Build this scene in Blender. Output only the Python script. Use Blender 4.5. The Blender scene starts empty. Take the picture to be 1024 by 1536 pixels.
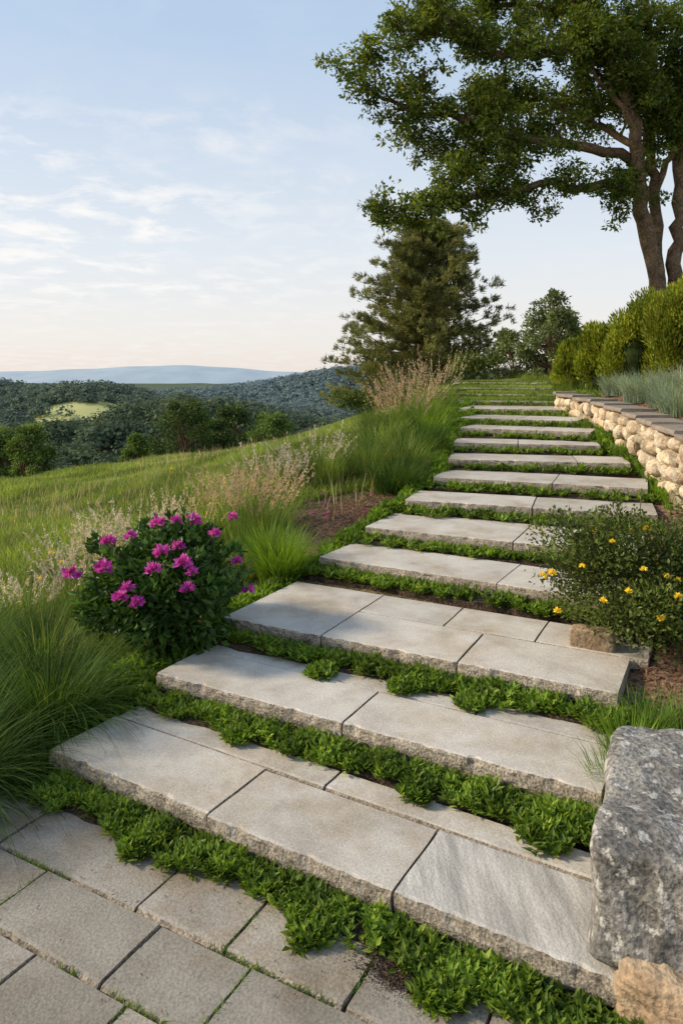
import bpy, math, random
import numpy as np
from mathutils import noise as mn, Vector
R = np.random.default_rng(7)
random.seed(7)
scene = bpy.context.scene

# ---------------------------------------------------------------- helpers
def norm(a):
    return a/np.maximum(np.linalg.norm(a,axis=-1,keepdims=True),1e-9)
def rvec(n):
    return norm(R.normal(size=(n,3)))
class MB:
    def __init__(s): s.v=[]; s.f=[]; s.n=0
    def add(s,v,f,mat=0):
        v=np.asarray(v,float).reshape(-1,3); f=np.asarray(f,int)
        s.v.append(v); s.f.append((f+s.n,mat)); s.n+=len(v)
    def build(s,name,mats,smooth=False,parent=None):
        me=bpy.data.meshes.new(name)
        V=np.concatenate(s.v)
        me.vertices.add(len(V)); me.vertices.foreach_set("co",V.astype(np.float32).ravel())
        idx=np.concatenate([f.ravel() for f,m in s.f])
        tot=np.concatenate([np.full(len(f),f.shape[1]) for f,m in s.f])
        mi=np.concatenate([np.full(len(f),m) for f,m in s.f])
        st=np.concatenate([[0],np.cumsum(tot)[:-1]])
        me.loops.add(len(idx)); me.loops.foreach_set("vertex_index",idx.astype(np.int32))
        me.polygons.add(len(tot)); me.polygons.foreach_set("loop_start",st.astype(np.int32))
        for m in mats: me.materials.append(m)
        me.polygons.foreach_set("material_index",mi.astype(np.int32))
        me.polygons.foreach_set("use_smooth",np.full(len(tot),bool(smooth)))
        me.update(calc_edges=True)
        ob=bpy.data.objects.new(name,me); scene.collection.objects.link(ob)
        if parent: ob.parent=parent
        return ob
def empty(name):
    o=bpy.data.objects.new(name,None); scene.collection.objects.link(o); o.empty_display_size=.2; return o

def kites(mb,P,D,N,L,W,mat=0,lift=.15,quad=False):
    n=len(P); L=np.broadcast_to(np.asarray(L,float),(n,))[:,None]; W=np.broadcast_to(np.asarray(W,float),(n,))[:,None]
    S=norm(np.cross(D,N)); N2=norm(np.cross(S,D))
    v=np.stack([P,P+.45*L*D+.5*W*S+lift*W*N2,P+L*D,P+.45*L*D-.5*W*S+lift*W*N2],1)
    b=np.arange(n)[:,None]*4
    if quad: f=b+np.array([0,1,2,3])
    else: f=np.concatenate([b+np.array([0,1,2]),b+np.array([0,2,3])])
    mb.add(v,f,mat)
def blades(mb,B,az,L,bend,W,segs=3,mat=0,lean=None):
    n=len(B); L=np.broadcast_to(np.asarray(L,float),(n,)); bend=np.broadcast_to(np.asarray(bend,float),(n,)); W=np.broadcast_to(np.asarray(W,float),(n,))
    H=np.stack([np.cos(az),np.sin(az),np.zeros(n)],1); 
    S=np.stack([-np.sin(az),np.cos(az),np.zeros(n)],1)
    tw=R.uniform(-.9,.9,n); S=norm(S*np.cos(tw)[:,None]+H*np.sin(tw)[:,None])
    rows=[]
    a0=R.uniform(0,.25,n)*np.clip(bend,0.2,1)
    p=B.copy(); dt=1.0/segs
    rows.append((p.copy(),W))
    for i in range(segs):
        t=(i+.5)*dt; a=a0+bend*t*1.9
        p=p+(H*np.sin(a)[:,None]+np.array([0,0,1])*np.cos(a)[:,None])*(L*dt)[:,None]
        t1=(i+1)*dt
        rows.append((p.copy(),W*(1-t1)**.7 if i<segs-1 else W*0))
    V=[]
    for i,(p,w) in enumerate(rows[:-1]):
        V.append(p-S*(w/2)[:,None]); V.append(p+S*(w/2)[:,None])
    V.append(rows[-1][0])
    V=np.stack(V,1); k=V.shape[1]; b=np.arange(n)[:,None]*k
    for i in range(segs-1):
        mb.add(np.zeros((0,3)),b+np.array([2*i,2*i+1,2*i+3,2*i+2]),mat)
    mb.add(np.zeros((0,3)),b+np.array([k-3,k-2,k-1]),mat)
    mb.v.append(V.reshape(-1,3)); mb.n+=n*k
    return rows
def tube(mb,pts,rad,sides=8,mat=0,rough=0.0):
    pts=np.asarray(pts,float); m=len(pts)
    if np.isscalar(rad): rad=[rad]*m
    T=norm(np.gradient(pts,axis=0)); ref=np.array([.3,.8,.1]); 
    A=norm(np.cross(T,ref)); Bn=np.cross(T,A)
    an=np.arange(sides)*2*math.pi/sides
    V=[]
    for i in range(m):
        r=rad[i]*(1+rough*R.uniform(-1,1,sides))
        V.append(pts[i]+(np.cos(an)*r)[:,None]*A[i]+(np.sin(an)*r)[:,None]*Bn[i])
    V=np.concatenate(V); F=[]
    for i in range(m-1):
        for j in range(sides):
            a=i*sides+j; b=i*sides+(j+1)%sides
            F.append([a,b,b+sides,a+sides])
    mb.add(V,F,mat)
def smoothline(pts,n):
    pts=np.asarray(pts,float); m=len(pts)
    t=np.linspace(0,m-1,n); out=[]
    for x in t:
        i=min(int(x),m-2); u=x-i
        p0=pts[max(i-1,0)];p1=pts[i];p2=pts[i+1];p3=pts[min(i+2,m-1)]
        out.append(.5*((2*p1)+(-p0+p2)*u+(2*p0-5*p1+4*p2-p3)*u*u+(-p0+3*p1-3*p2+p3)*u**3))
    return np.array(out)
def cluster(mb,c,rad,n,L,W,mat=0,up=.2,quad=False,fill=.45):
    d=rvec(n); r=R.uniform(0,1,n)**fill
    c=np.asarray(c); rad=np.asarray(rad)*np.ones(3)
    P=c+d*r[:,None]*rad
    D=norm(d*.7+rvec(n)*.9+np.array([0,0,up])); N=norm(rvec(n)+np.array([0,0,1.0])+d*.5)
    kites(mb,P,D,N,L*R.uniform(.6,1.3,n),W*R.uniform(.6,1.3,n),mat,quad=quad)
def sstep(a,b,x):
    t=np.clip((x-a)/(b-a),0,1); return t*t*(3-2*t)

# ---------------------------------------------------------------- materials
def newmat(name):
    m=bpy.data.materials.new(name); m.use_nodes=True
    nt=m.node_tree; nt.nodes.clear()
    return m,nt
def nd(nt,t,**k):
    n=nt.nodes.new(t)
    for a,b in k.items(): setattr(n,a,b)
    return n
def ramp(nt,stops,fac=None):
    r=nt.nodes.new('ShaderNodeValToRGB'); e=r.color_ramp.elements
    while len(e)<len(stops): e.new(.5)
    for i,(p,c) in enumerate(stops):
        e[i].position=p; e[i].color=(*c,1) if len(c)==3 else c
    if fac is not None: nt.links.new(fac,r.inputs[0])
    return r
def mixc(nt,fac,a,b,mode='MIX'):
    n=nt.nodes.new('ShaderNodeMix'); n.data_type='RGBA'; n.blend_type=mode
    for s,i in ((fac,0),(a,6),(b,7)):
        if hasattr(s,'links'): nt.links.new(s,n.inputs[i])
        elif i==0: n.inputs[0].default_value=s
        else: n.inputs[i].default_value=(*s,1)
    return n.outputs[2]
def leafmat(name,cols,trans=.3,rough=.55,nscale=1.5,dark=.55,gain=1.25,spec=.25):
    m,nt=newmat(name); L=nt.links
    g=nd(nt,'ShaderNodeNewGeometry')
    k=len(cols); r=ramp(nt,[(i/(k-1) if k>1 else 0,tuple(min(q*gain,.95) for q in c)) for i,c in enumerate(cols)],g.outputs['Random Per Island'])
    nz=nd(nt,'ShaderNodeTexNoise'); nz.inputs['Scale'].default_value=nscale; nz.inputs['Detail'].default_value=1
    L.new(g.outputs['Position'],nz.inputs['Vector'])
    r2=ramp(nt,[(.35,(dark,dark,dark)),(.65,(1.15,1.12,1.0))],nz.outputs[0])
    c=mixc(nt,1.0,r.outputs[0],r2.outputs[0],'MULTIPLY')
    p=nd(nt,'ShaderNodeBsdfPrincipled'); p.inputs['Roughness'].default_value=rough
    p.inputs['Specular IOR Level'].default_value=spec
    L.new(c,p.inputs['Base Color'])
    t=nd(nt,'ShaderNodeBsdfTranslucent'); c2=mixc(nt,1.0,c,(1.6,1.5,.7),'MULTIPLY'); L.new(c2,t.inputs[0])
    mx=nd(nt,'ShaderNodeMixShader'); mx.inputs[0].default_value=trans
    L.new(p.outputs[0],mx.inputs[1]); L.new(t.outputs[0],mx.inputs[2])
    o=nd(nt,'ShaderNodeOutputMaterial'); L.new(mx.outputs[0],o.inputs[0])
    return m
def stonemat(name,cols,scale=3,speck=.25,bump=.3,bscale=60,rough=.8,island=.15,streak=0,stain=None,bdist=.004,lichen=None):
    m,nt=newmat(name); L=nt.links
    g=nd(nt,'ShaderNodeNewGeometry'); pos=g.outputs['Position']
    n1=nd(nt,'ShaderNodeTexNoise'); n1.inputs['Scale'].default_value=scale; n1.inputs['Detail'].default_value=8; n1.inputs['Roughness'].default_value=.65
    n1.inputs['Distortion'].default_value=.4
    L.new(pos,n1.inputs['Vector'])
    k=len(cols); r=ramp(nt,[(.3+.4*i/(k-1),c) for i,c in enumerate(cols)],n1.outputs[0])
    n2=nd(nt,'ShaderNodeTexNoise'); n2.inputs['Scale'].default_value=bscale*2.2; n2.inputs['Detail'].default_value=4; L.new(pos,n2.inputs['Vector'])
    r2=ramp(nt,[(.35,(1-speck,)*3),(.65,(1+speck*.5,)*3)],n2.outputs[0])
    c=mixc(nt,1.0,r.outputs[0],r2.outputs[0],'MULTIPLY')
    ri=ramp(nt,[(0,(1-island,1-island*1.0,1-island*1.1)),(.5,(1,1,1)),(1,(1+island*.5,1+island*.42,1+island*.25))],g.outputs['Random Per Island'])
    c=mixc(nt,1.0,c,ri.outputs[0],'MULTIPLY')
    if stain:
        n3=nd(nt,'ShaderNodeTexNoise'); n3.inputs['Scale'].default_value=2.3; n3.inputs['Detail'].default_value=9; n3.inputs['Roughness'].default_value=.7; L.new(pos,n3.inputs['Vector'])
        r3=ramp(nt,[(.47,(0,0,0)),(.66,(1,1,1))],n3.outputs[0])
        c=mixc(nt,r3.outputs[0],c,mixc(nt,1.0,c,stain,'MULTIPLY'))
    if lichen:
        n3=nd(nt,'ShaderNodeTexNoise'); n3.inputs['Scale'].default_value=22; n3.inputs['Detail'].default_value=5; n3.inputs['Roughness'].default_value=.6; L.new(pos,n3.inputs['Vector'])
        r3=ramp(nt,[(.56,(0,0,0)),(.61,(.8,.8,.8))],n3.outputs[0]); c=mixc(nt,r3.outputs[0],c,lichen)
    h=n2.outputs[0]
    n4=nd(nt,'ShaderNodeTexNoise'); n4.inputs['Scale'].default_value=bscale*.35; n4.inputs['Detail'].default_value=8; n4.inputs['Roughness'].default_value=.7
    if streak:
        mp=nd(nt,'ShaderNodeMapping'); mp.inputs['Rotation'].default_value=(0,0,math.radians(28)); mp.inputs['Scale'].default_value=(1,.12,1)
        L.new(pos,mp.inputs[0]); L.new(mp.outputs[0],n4.inputs['Vector'])
        r5=ramp(nt,[(.38,(1-streak,)*3),(.6,(1.08,)*3)],n4.outputs[0]); c=mixc(nt,1.0,c,r5.outputs[0],'MULTIPLY')
    else: L.new(pos,n4.inputs['Vector'])
    b=nd(nt,'ShaderNodeBump'); b.inputs['Strength'].default_value=bump; b.inputs['Distance'].default_value=bdist
    add=nd(nt,'ShaderNodeMath',operation='ADD'); L.new(n4.outputs[0],add.inputs[0]); L.new(h,add.inputs[1]); L.new(add.outputs[0],b.inputs['Height'])
    p=nd(nt,'ShaderNodeBsdfPrincipled'); p.inputs['Roughness'].default_value=rough; p.inputs['Specular IOR Level'].default_value=.3
    L.new(c,p.inputs['Base Color']); L.new(b.outputs[0],p.inputs['Normal'])
    o=nd(nt,'ShaderNodeOutputMaterial'); L.new(p.outputs[0],o.inputs[0])
    return m

M_tread=stonemat('bluestone_tread',[(.37,.335,.29),(.49,.46,.41),(.57,.545,.495)],scale=3.4,speck=.17,bump=.5,bscale=50,island=.18,stain=(.80,.73,.63))
M_treadS=stonemat('cleft_stone_tread',[(.42,.395,.355),(.50,.48,.44),(.56,.54,.495)],scale=2.2,speck=.13,bump=.8,bscale=55,island=.05,streak=.36)
M_face=stonemat('split_stone_face',[(.17,.145,.115),(.34,.295,.235),(.48,.43,.355)],scale=14,speck=.5,bump=1.0,bscale=50,rough=.95,bdist=.008)
M_paver=stonemat('patio_flagstone',[(.22,.20,.165),(.31,.285,.245),(.39,.365,.32)],scale=2.8,speck=.22,bump=.7,bscale=50,island=.22,stain=(.8,.70,.58))
M_bould=stonemat('weathered_granite',[(.10,.095,.085),(.24,.23,.21),(.40,.385,.355)],scale=4.5,speck=.5,bump=1.0,bscale=32,rough=.95,bdist=.012,lichen=(.50,.49,.45))
M_tan=stonemat('tan_fieldstone',[(.22,.15,.09),(.37,.27,.175),(.45,.37,.27)],scale=5,speck=.3,bump=1.0,bscale=30,rough=.9,island=.3,bdist=.01)
M_wall=stonemat('cream_fieldstone',[(.34,.24,.15),(.56,.46,.33),(.72,.65,.54)],scale=7,speck=.28,bump=1.0,bscale=22,rough=.9,island=.55,bdist=.014)
M_cap=stonemat('wall_cap_stone',[(.17,.14,.11),(.25,.21,.17),(.31,.265,.22)],scale=4,speck=.2,bump=.5,bscale=30,island=.2)
M_mortar=stonemat('wall_mortar',[(.08,.06,.04),(.13,.10,.07)],scale=10,speck=.3,bump=.5)
M_soil=stonemat('dark_soil',[(.04,.028,.018),(.08,.055,.035),(.13,.09,.06)],scale=12,speck=.5,bump=1.0,bscale=30,rough=1,bdist=.02)
M_dry=stonemat('dry_soil',[(.09,.06,.04),(.15,.10,.07),(.21,.15,.105)],scale=14,speck=.5,bump=1.0,bscale=45,rough=1,bdist=.008)
M_bark=stonemat('oak_bark',[(.08,.052,.032),(.19,.125,.075),(.30,.20,.12)],scale=6,speck=.4,bump=1.0,bscale=14,rough=.95,bdist=.05)
M_twig=stonemat('brown_twig',[(.05,.035,.022),(.10,.07,.045)],scale=6,speck=.3,bump=.4)
M_cover=leafmat('groundcover_leaf',[(.05,.09,.012),(.085,.15,.02),(.13,.21,.03),(.20,.27,.05)],trans=.38,nscale=6,dark=.6,rough=.5,gain=1.45,spec=.2)
M_joint=leafmat('joint_grass_blade',[(.06,.13,.02),(.12,.22,.03),(.18,.25,.05)],trans=.35,nscale=5)
M_mead=leafmat('meadow_grass_blade',[(.07,.13,.02),(.12,.19,.032),(.19,.25,.05),(.29,.30,.10)],trans=.4,nscale=.9,dark=.55,gain=1.35)
M_darkg=leafmat('fountain_grass_blade',[(.03,.085,.016),(.05,.12,.024),(.09,.17,.034),(.16,.23,.055)],trans=.35,nscale=3.5,dark=.5,rough=.65,gain=1.0,spec=.1)
M_brightg=leafmat('bright_grass_blade',[(.09,.18,.015),(.15,.26,.025),(.21,.32,.04)],trans=.4,nscale=4,gain=1.15)
M_midg=leafmat('mound_grass_blade',[(.06,.12,.024),(.10,.18,.037),(.16,.23,.057),(.25,.27,.10)],trans=.35,nscale=2.5,dark=.5,spec=.1)
M_blueg=leafmat('blue_fescue_blade',[(.14,.21,.16),(.22,.29,.22),(.32,.37,.28)],trans=.3,nscale=3,dark=.75)
M_paleg=leafmat('silver_grass_blade',[(.24,.28,.15),(.38,.41,.25),(.52,.52,.38)],trans=.35,nscale=3)
M_plume=leafmat('tan_seed_head',[(.32,.25,.18),(.44,.36,.27),(.56,.48,.38)],trans=.35,nscale=3,dark=.8)
M_white=leafmat('pale_seed_head',[(.40,.34,.31),(.52,.45,.42),(.64,.58,.56)],trans=.25,nscale=3,dark=.8,gain=1.1)
M_pink=leafmat('pinkish_seed_head',[(.34,.22,.17),(.46,.32,.26),(.55,.43,.36)],trans=.3,nscale=3,dark=.75,gain=1.15)
M_rose=leafmat('peony_leaf',[(.022,.06,.013),(.045,.105,.02),(.085,.16,.034)],trans=.25,nscale=7,dark=.5,rough=.45)
M_ybush=leafmat('shrub_leaf',[(.035,.06,.014),(.065,.10,.022),(.11,.15,.035),(.16,.19,.06)],trans=.3,nscale=6,dark=.5,spec=.15)
M_hedge=leafmat('arborvitae_leaf',[(.09,.13,.012),(.14,.19,.018),(.22,.26,.03),(.30,.31,.045)],trans=.3,nscale=2.5,dark=.45,spec=.1)
M_oak=leafmat('oak_leaf',[(.035,.06,.012),(.065,.105,.018),(.11,.15,.028),(.18,.20,.045)],trans=.4,nscale=1.6,dark=.6,spec=.15)
M_pine=leafmat('pine_needle',[(.075,.095,.035),(.125,.145,.055),(.18,.195,.08),(.26,.235,.11)],trans=.2,nscale=1.6,dark=.5,spec=.1,gain=1.4)
M_small=leafmat('small_tree_leaf',[(.08,.12,.05),(.13,.17,.075),(.19,.23,.11)],trans=.3,nscale=2)
M_valt=leafmat('valley_tree_leaf',[(.035,.065,.025),(.065,.10,.035),(.12,.16,.055)],trans=.2,nscale=.7,dark=.6,spec=.05)
M_valt2=leafmat('light_tree_leaf',[(.07,.12,.035),(.12,.18,.05),(.18,.24,.07)],trans=.2,nscale=.7,dark=.6,spec=.05)
M_mag=leafmat('magenta_petal',[(.40,.03,.36),(.56,.06,.50),(.70,.20,.64)],trans=.25,nscale=20,dark=.85,gain=1)
M_yel=leafmat('yellow_petal',[(.80,.58,.02),(.88,.70,.04),(.92,.79,.15)],trans=.2,nscale=20,dark=.9,gain=1)
M_straw=leafmat('pine_straw',[(.12,.065,.04),(.20,.115,.07),(.30,.19,.12)],trans=.05,nscale=4,gain=1)

def forestmat():
    m,nt=newmat('forest_canopy_painted_haze'); L=nt.links
    g=nd(nt,'ShaderNodeNewGeometry'); 
    r=ramp(nt,[(0,(.055,.085,.03)),(.5,(.08,.115,.04)),(1,(.13,.16,.055))],g.outputs['Random Per Island'])
    nz=nd(nt,'ShaderNodeTexNoise'); nz.inputs['Scale'].default_value=.035; nz.inputs['Detail'].default_value=4
    L.new(g.outputs['Position'],nz.inputs['Vector'])
    r2=ramp(nt,[(.35,(.65,.72,.65)),(.65,(1.35,1.25,1.0))],nz.outputs[0])
    c=mixc(nt,1.0,r.outputs[0],r2.outputs[0],'MULTIPLY')
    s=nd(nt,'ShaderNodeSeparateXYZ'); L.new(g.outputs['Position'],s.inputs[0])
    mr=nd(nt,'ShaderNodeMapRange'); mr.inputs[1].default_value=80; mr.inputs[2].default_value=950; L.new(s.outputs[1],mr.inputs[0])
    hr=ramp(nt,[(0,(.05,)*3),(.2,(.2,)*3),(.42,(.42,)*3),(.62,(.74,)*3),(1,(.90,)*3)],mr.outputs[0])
    c=mixc(nt,hr.outputs[0],c,(.215,.285,.32))  # aerial haze painted into the base colour, bluer with distance
    p=nd(nt,'ShaderNodeBsdfDiffuse'); L.new(c,p.inputs[0])
    t=nd(nt,'ShaderNodeBsdfTranslucent'); L.new(c,t.inputs[0]); mx=nd(nt,'ShaderNodeMixShader'); mx.inputs[0].default_value=.3
    L.new(p.outputs[0],mx.inputs[1]); L.new(t.outputs[0],mx.inputs[2])
    o=nd(nt,'ShaderNodeOutputMaterial'); L.new(mx.outputs[0],o.inputs[0]); return m
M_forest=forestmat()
def simple(name,c1,c2,scale,rough=.9):
    m,nt=newmat(name); L=nt.links
    g=nd(nt,'ShaderNodeNewGeometry'); nz=nd(nt,'ShaderNodeTexNoise'); nz.inputs['Scale'].default_value=scale; nz.inputs['Detail'].default_value=6
    L.new(g.outputs['Position'],nz.inputs['Vector']); r=ramp(nt,[(.35,c1),(.65,c2)],nz.outputs[0])
    p=nd(nt,'ShaderNodeBsdfPrincipled'); p.inputs['Roughness'].default_value=rough; p.inputs['Specular IOR Level'].default_value=.1
    L.new(r.outputs[0],p.inputs[0]); o=nd(nt,'ShaderNodeOutputMaterial'); L.new(p.outputs[0],o.inputs[0]); return m
M_valley=simple('valley_floor',(.06,.09,.05),(.09,.12,.07),.05)
M_field=simple('hay_field_grass',(.36,.38,.15),(.44,.44,.20),.05)
M_ridge=simple('ridge_painted_haze',(.30,.38,.45),(.35,.43,.50),.012)  # pale blue base colour stands in for distance haze
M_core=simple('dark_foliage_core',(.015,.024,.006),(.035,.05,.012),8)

# ---------------------------------------------------------------- stairs data (world metres)
Lp=np.array([(-1.23,3.09),(-.92,3.63),(-.67,4.17),(-.158,5.12),(.185,5.64),(.539,6.24),(.868,6.92),(1.09,7.5),(1.256,8.22),(1.466,9.06),(1.586,9.8),(1.73,10.7),(1.856,11.8),(2.04,13.1),(2.2,14.5),(2.47,16.2)])
Rp=np.array([(.755,1.90),(.918,2.60),(1.195,3.18),(1.62,4.09),(1.93,4.77),(2.41,5.6),(2.59,6.21),(2.80,7.12),(2.77,7.86),(2.84,8.37),(2.94,9.15),(3.22,10.2),(3.47,11.3),(3.7,12.4),(4.04,13.96),(4.28,15.3)])
hk=np.array([1.6,1.5,1.4,1.3,1.2,1.1,1.0,.9,.8,.7,.624,.546,.472,.406,.33,.25])
Z=1.7-hk
NS=16

# ---------------------------------------------------------------- terrain
cp=[]
for k in range(NS):
    e=norm(Rp[k]-Lp[k])
    for p in (Lp[k],(Lp[k]+Rp[k])/2,Rp[k]): cp.append((p[0],p[1],Z[k]-.12))
    if k<12 and k!=0: cp.append((*(Lp[k]-e*.5),Z[k]-.14))
cp+= [(-2,2,-.07),(-1,1,-.07),(0,1,-.07),(1,1,-.07),(-3,0,-.12),(3,0,-.05),(0,-2,-.07),(-4,-3,-.2),(4,-3,0),(-1.75,3.1,-.07),(-.3,2,-.07),(.5,1.5,-.07),(-1.2,2.4,-.07),
 (-2.2,3.6,-.06),(-1.7,4.2,.05),(-2.8,6,-.1),(-1.3,5.2,.15),(-.84,7,.38),(-1.6,9,.3),(-.2,9,.7),(-.17,16,.26),(0,12,.65),(1,12,.95),(.3,7.6,.6),
 (-4.2,9,-.25),(-7.5,16,-.8),(-3.8,16,-.28),(1.4,16,.8),(3,20,1.25),(2,22,.8),(6,20,1.6),(6,14,1.5),
 (-12,10,-1.0),(-8,4,-.6),(-14,20,-2.2),(-20,12,-2.5),(-9,28,-3.3),(-4,28,-2.9),(0,28,-1.6),(4,30,-.6),(-10,45,-7),(0,45,-6.5),(12,45,-4),(-30,45,-8),(12,30,0),(14,16,2),(12,5,1.5),(30,45,-4),(30,5,2),(-30,0,-3),(30,-6,1),(-30,-6,-3),
 (1.5,3.3,.25),(1.9,4.0,.38),(1.3,2.4,.1),(2.2,2.5,.2),(2.9,5.0,.55),(2.6,4.0,.42),(2.85,5.8,.62),(3.05,7.4,.8),(3.25,9,.98)]
cp=np.array(cp)
def tps(r): return np.where(r>1e-6,r*r*np.log(np.maximum(r,1e-6)),0)
n=len(cp); K=tps(np.linalg.norm(cp[:,None,:2]-cp[None,:,:2],axis=2))+np.eye(n)*.02
Pm=np.c_[np.ones(n),cp[:,:2]]
Amat=np.block([[K,Pm],[Pm.T,np.zeros((3,3))]])
sol=np.linalg.solve(Amat,np.r_[cp[:,2],0,0,0])
wy_=[4.0,5.0,5.8,7.4,9.0,10.6,15.3,22]; wx_=[2.5,2.66,2.78,3.05,3.24,3.20,4.45,6.2]
def xwall(y): return np.interp(y,wy_,wx_)
def capz(y): return 1.2+.04*(y-5.8)
def hz(x,y):
    x=np.asarray(x,float); y=np.asarray(y,float); sh=x.shape
    q=np.stack([x.ravel(),y.ravel()],1); out=np.zeros(len(q))
    for i in range(0,len(q),20000):
        qq=q[i:i+20000]
        r=np.linalg.norm(qq[:,None]-cp[None,:,:2],axis=2)
        out[i:i+20000]=tps(r)@sol[:n]+sol[n]+qq@sol[n+1:]
    X,Y=q[:,0],q[:,1]
    dx=X-xwall(Y)
    w=np.where(Y<10.7,sstep(.05,.16,dx),sstep(0.1,1.3,dx))*sstep(4.3,4.9,Y)*(1-sstep(17,24,Y))*(1-sstep(6,14,dx))
    T=capz(np.clip(Y,4,13))-.07+.30*np.clip(dx-.35,0,2.2)
    out=out*(1-w)+T*w
    return out.reshape(sh)
def leftx(y): return np.interp(y,Lp[:,1],Lp[:,0])
def rightx(y): return np.interp(y,Rp[:,1],Rp[:,0])

xs=np.concatenate([np.linspace(-45,-7,40)[:-1],np.linspace(-7,-2,50)[:-1],np.linspace(-2,6,115)[:-1],np.linspace(6,45,40)])
ys=np.concatenate([np.linspace(-8,0,12)[:-1],np.linspace(0,12,150)[:-1],np.linspace(12,22,70)[:-1],np.linspace(22,47,30)])
X,Y=np.meshgrid(xs,ys); ZZ=hz(X,Y)
ZZ+=.02*np.sin(X*3.1+np.sin(Y*2.3))*np.cos(Y*2.7)*sstep(3,6,np.abs(X-1)+0*Y)
mb=MB(); nx,ny=len(xs),len(ys)
I=(np.arange(ny-1)[:,None]*nx+np.arange(nx-1)[None]).ravel()
mb.add(np.stack([X,Y,ZZ],-1),np.stack([I,I+1,I+1+nx,I+nx],1))
def mulchmask(x,y):
    a=np.exp(-(((x-.15)/.75)**2+((y-6.2)/.85)**2)**2)
    lx=leftx(y); b=sstep(-.55,-.3,x-lx)*(y>1.5)*(y<9)
    c=(x>rightx(y)-.2)*(1-sstep(1.9,2.6,x-xwall(y)))*(1-sstep(12.5,13.5,y))
    return np.clip(a+b*.8+c,0,1)
mk=mulchmask(X,Y).ravel()
mt,nt=newmat('meadow_ground'); L_=nt.links
g=nd(nt,'ShaderNodeNewGeometry'); at=nd(nt,'ShaderNodeAttribute'); at.attribute_name='mulch'
nz=nd(nt,'ShaderNodeTexNoise'); nz.inputs['Scale'].default_value=2.2; nz.inputs['Detail'].default_value=8; L_.new(g.outputs['Position'],nz.inputs['Vector'])
nz2=nd(nt,'ShaderNodeTexNoise'); nz2.inputs['Scale'].default_value=38; nz2.inputs['Detail'].default_value=6; L_.new(g.outputs['Position'],nz2.inputs['Vector'])
gr=ramp(nt,[(.35,(.07,.12,.022)),(.55,(.12,.18,.035)),(.7,(.19,.22,.06))],nz.outputs[0])
mu=ramp(nt,[(.35,(.07,.04,.028)),(.5,(.18,.115,.08)),(.68,(.33,.22,.155))],nz2.outputs[0])
c=mixc(nt,at.outputs['Fac'],gr.outputs[0],mu.outputs[0])
b=nd(nt,'ShaderNodeBump'); b.inputs['Strength'].default_value=1; b.inputs['Distance'].default_value=.03; L_.new(nz2.outputs[0],b.inputs['Height'])
p=nd(nt,'ShaderNodeBsdfPrincipled'); p.inputs['Roughness'].default_value=1; p.inputs['Specular IOR Level'].default_value=.1
L_.new(c,p.inputs[0]); L_.new(b.outputs[0],p.inputs['Normal']); o=nd(nt,'ShaderNodeOutputMaterial'); L_.new(p.outputs[0],o.inputs[0])
ter=mb.build('ground_terrain',[mt],True)
a=ter.data.attributes.new('mulch','FLOAT','POINT'); a.data.foreach_set('value',mk.astype(np.float32))

# ---------------------------------------------------------------- valley and hills
hills=[(-262,450,29,105,85),(-70,520,8,110,90),(70,760,40,190,110),(-230,840,8,160,120),(-132,400,22,50,80),(-118,235,13,55,45),(-50,262,22,38,45),(30,300,16,60,80),(-500,600,34,200,200),(-330,300,8,120,90),(500,700,40,300,200)]
def zf(x,y):
    z=-38+0*x
    for hx,hy,A,sx,sy in hills: z=z+A*np.exp(-((x-hx)/sx)**2-((y-hy)/sy)**2)
    z=z+1.5*np.sin(x/23+y/41)*np.sin(y/31)
    w=sstep(36,170,y); z=z*w+(-8.2)*(1-w)
    return z
yy=np.concatenate([np.linspace(38,600,140)[:-1],np.linspace(600,4000,60),[20000]])
xx=np.concatenate([[-20000],np.linspace(-3000,-500,20)[:-1],np.linspace(-500,500,130)[:-1],np.linspace(500,3000,20),[20000]])
X,Y=np.meshgrid(xx,yy); ZF=zf(X,Y)
def fieldm(x,y): return (np.abs(x+126)<19+3*np.sin(y*.35))&(np.abs(y-360-.25*(x+126))<11+2*np.sin(x*.3))
mb=MB(); nx,ny=len(xx),len(yy); I=(np.arange(ny-1)[:,None]*nx+np.arange(nx-1)[None]).ravel()
mb.add(np.stack([X,Y,ZF],-1),np.stack([I,I+1,I+1+nx,I+nx],1)); mb.build('valley_terrain',[M_valley],True)
fx=np.linspace(-1,1,24); FX,FY=np.meshgrid(fx,fx)
PX=-126+FX*23; PY=360+FY*14+.25*FX*23; mb=MB(); I=(np.arange(23)[:,None]*24+np.arange(23)[None]).ravel()
mb.add(np.stack([PX,PY,zf(PX,PY)+.8],-1),np.stack([I,I+1,I+25,I+24],1)); mb.build('hay_field',[M_field],True)
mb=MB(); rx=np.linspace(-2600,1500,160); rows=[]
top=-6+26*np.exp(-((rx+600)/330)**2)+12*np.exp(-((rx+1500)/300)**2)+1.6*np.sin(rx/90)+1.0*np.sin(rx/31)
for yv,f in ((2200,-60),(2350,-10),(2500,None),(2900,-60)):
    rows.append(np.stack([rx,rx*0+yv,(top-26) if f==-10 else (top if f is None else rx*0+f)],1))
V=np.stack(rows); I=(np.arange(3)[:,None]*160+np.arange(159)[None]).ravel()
mb.add(V,np.stack([I,I+1,I+161,I+160],1)); mb.build('distant_ridge_hill',[M_ridge],True)
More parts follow.
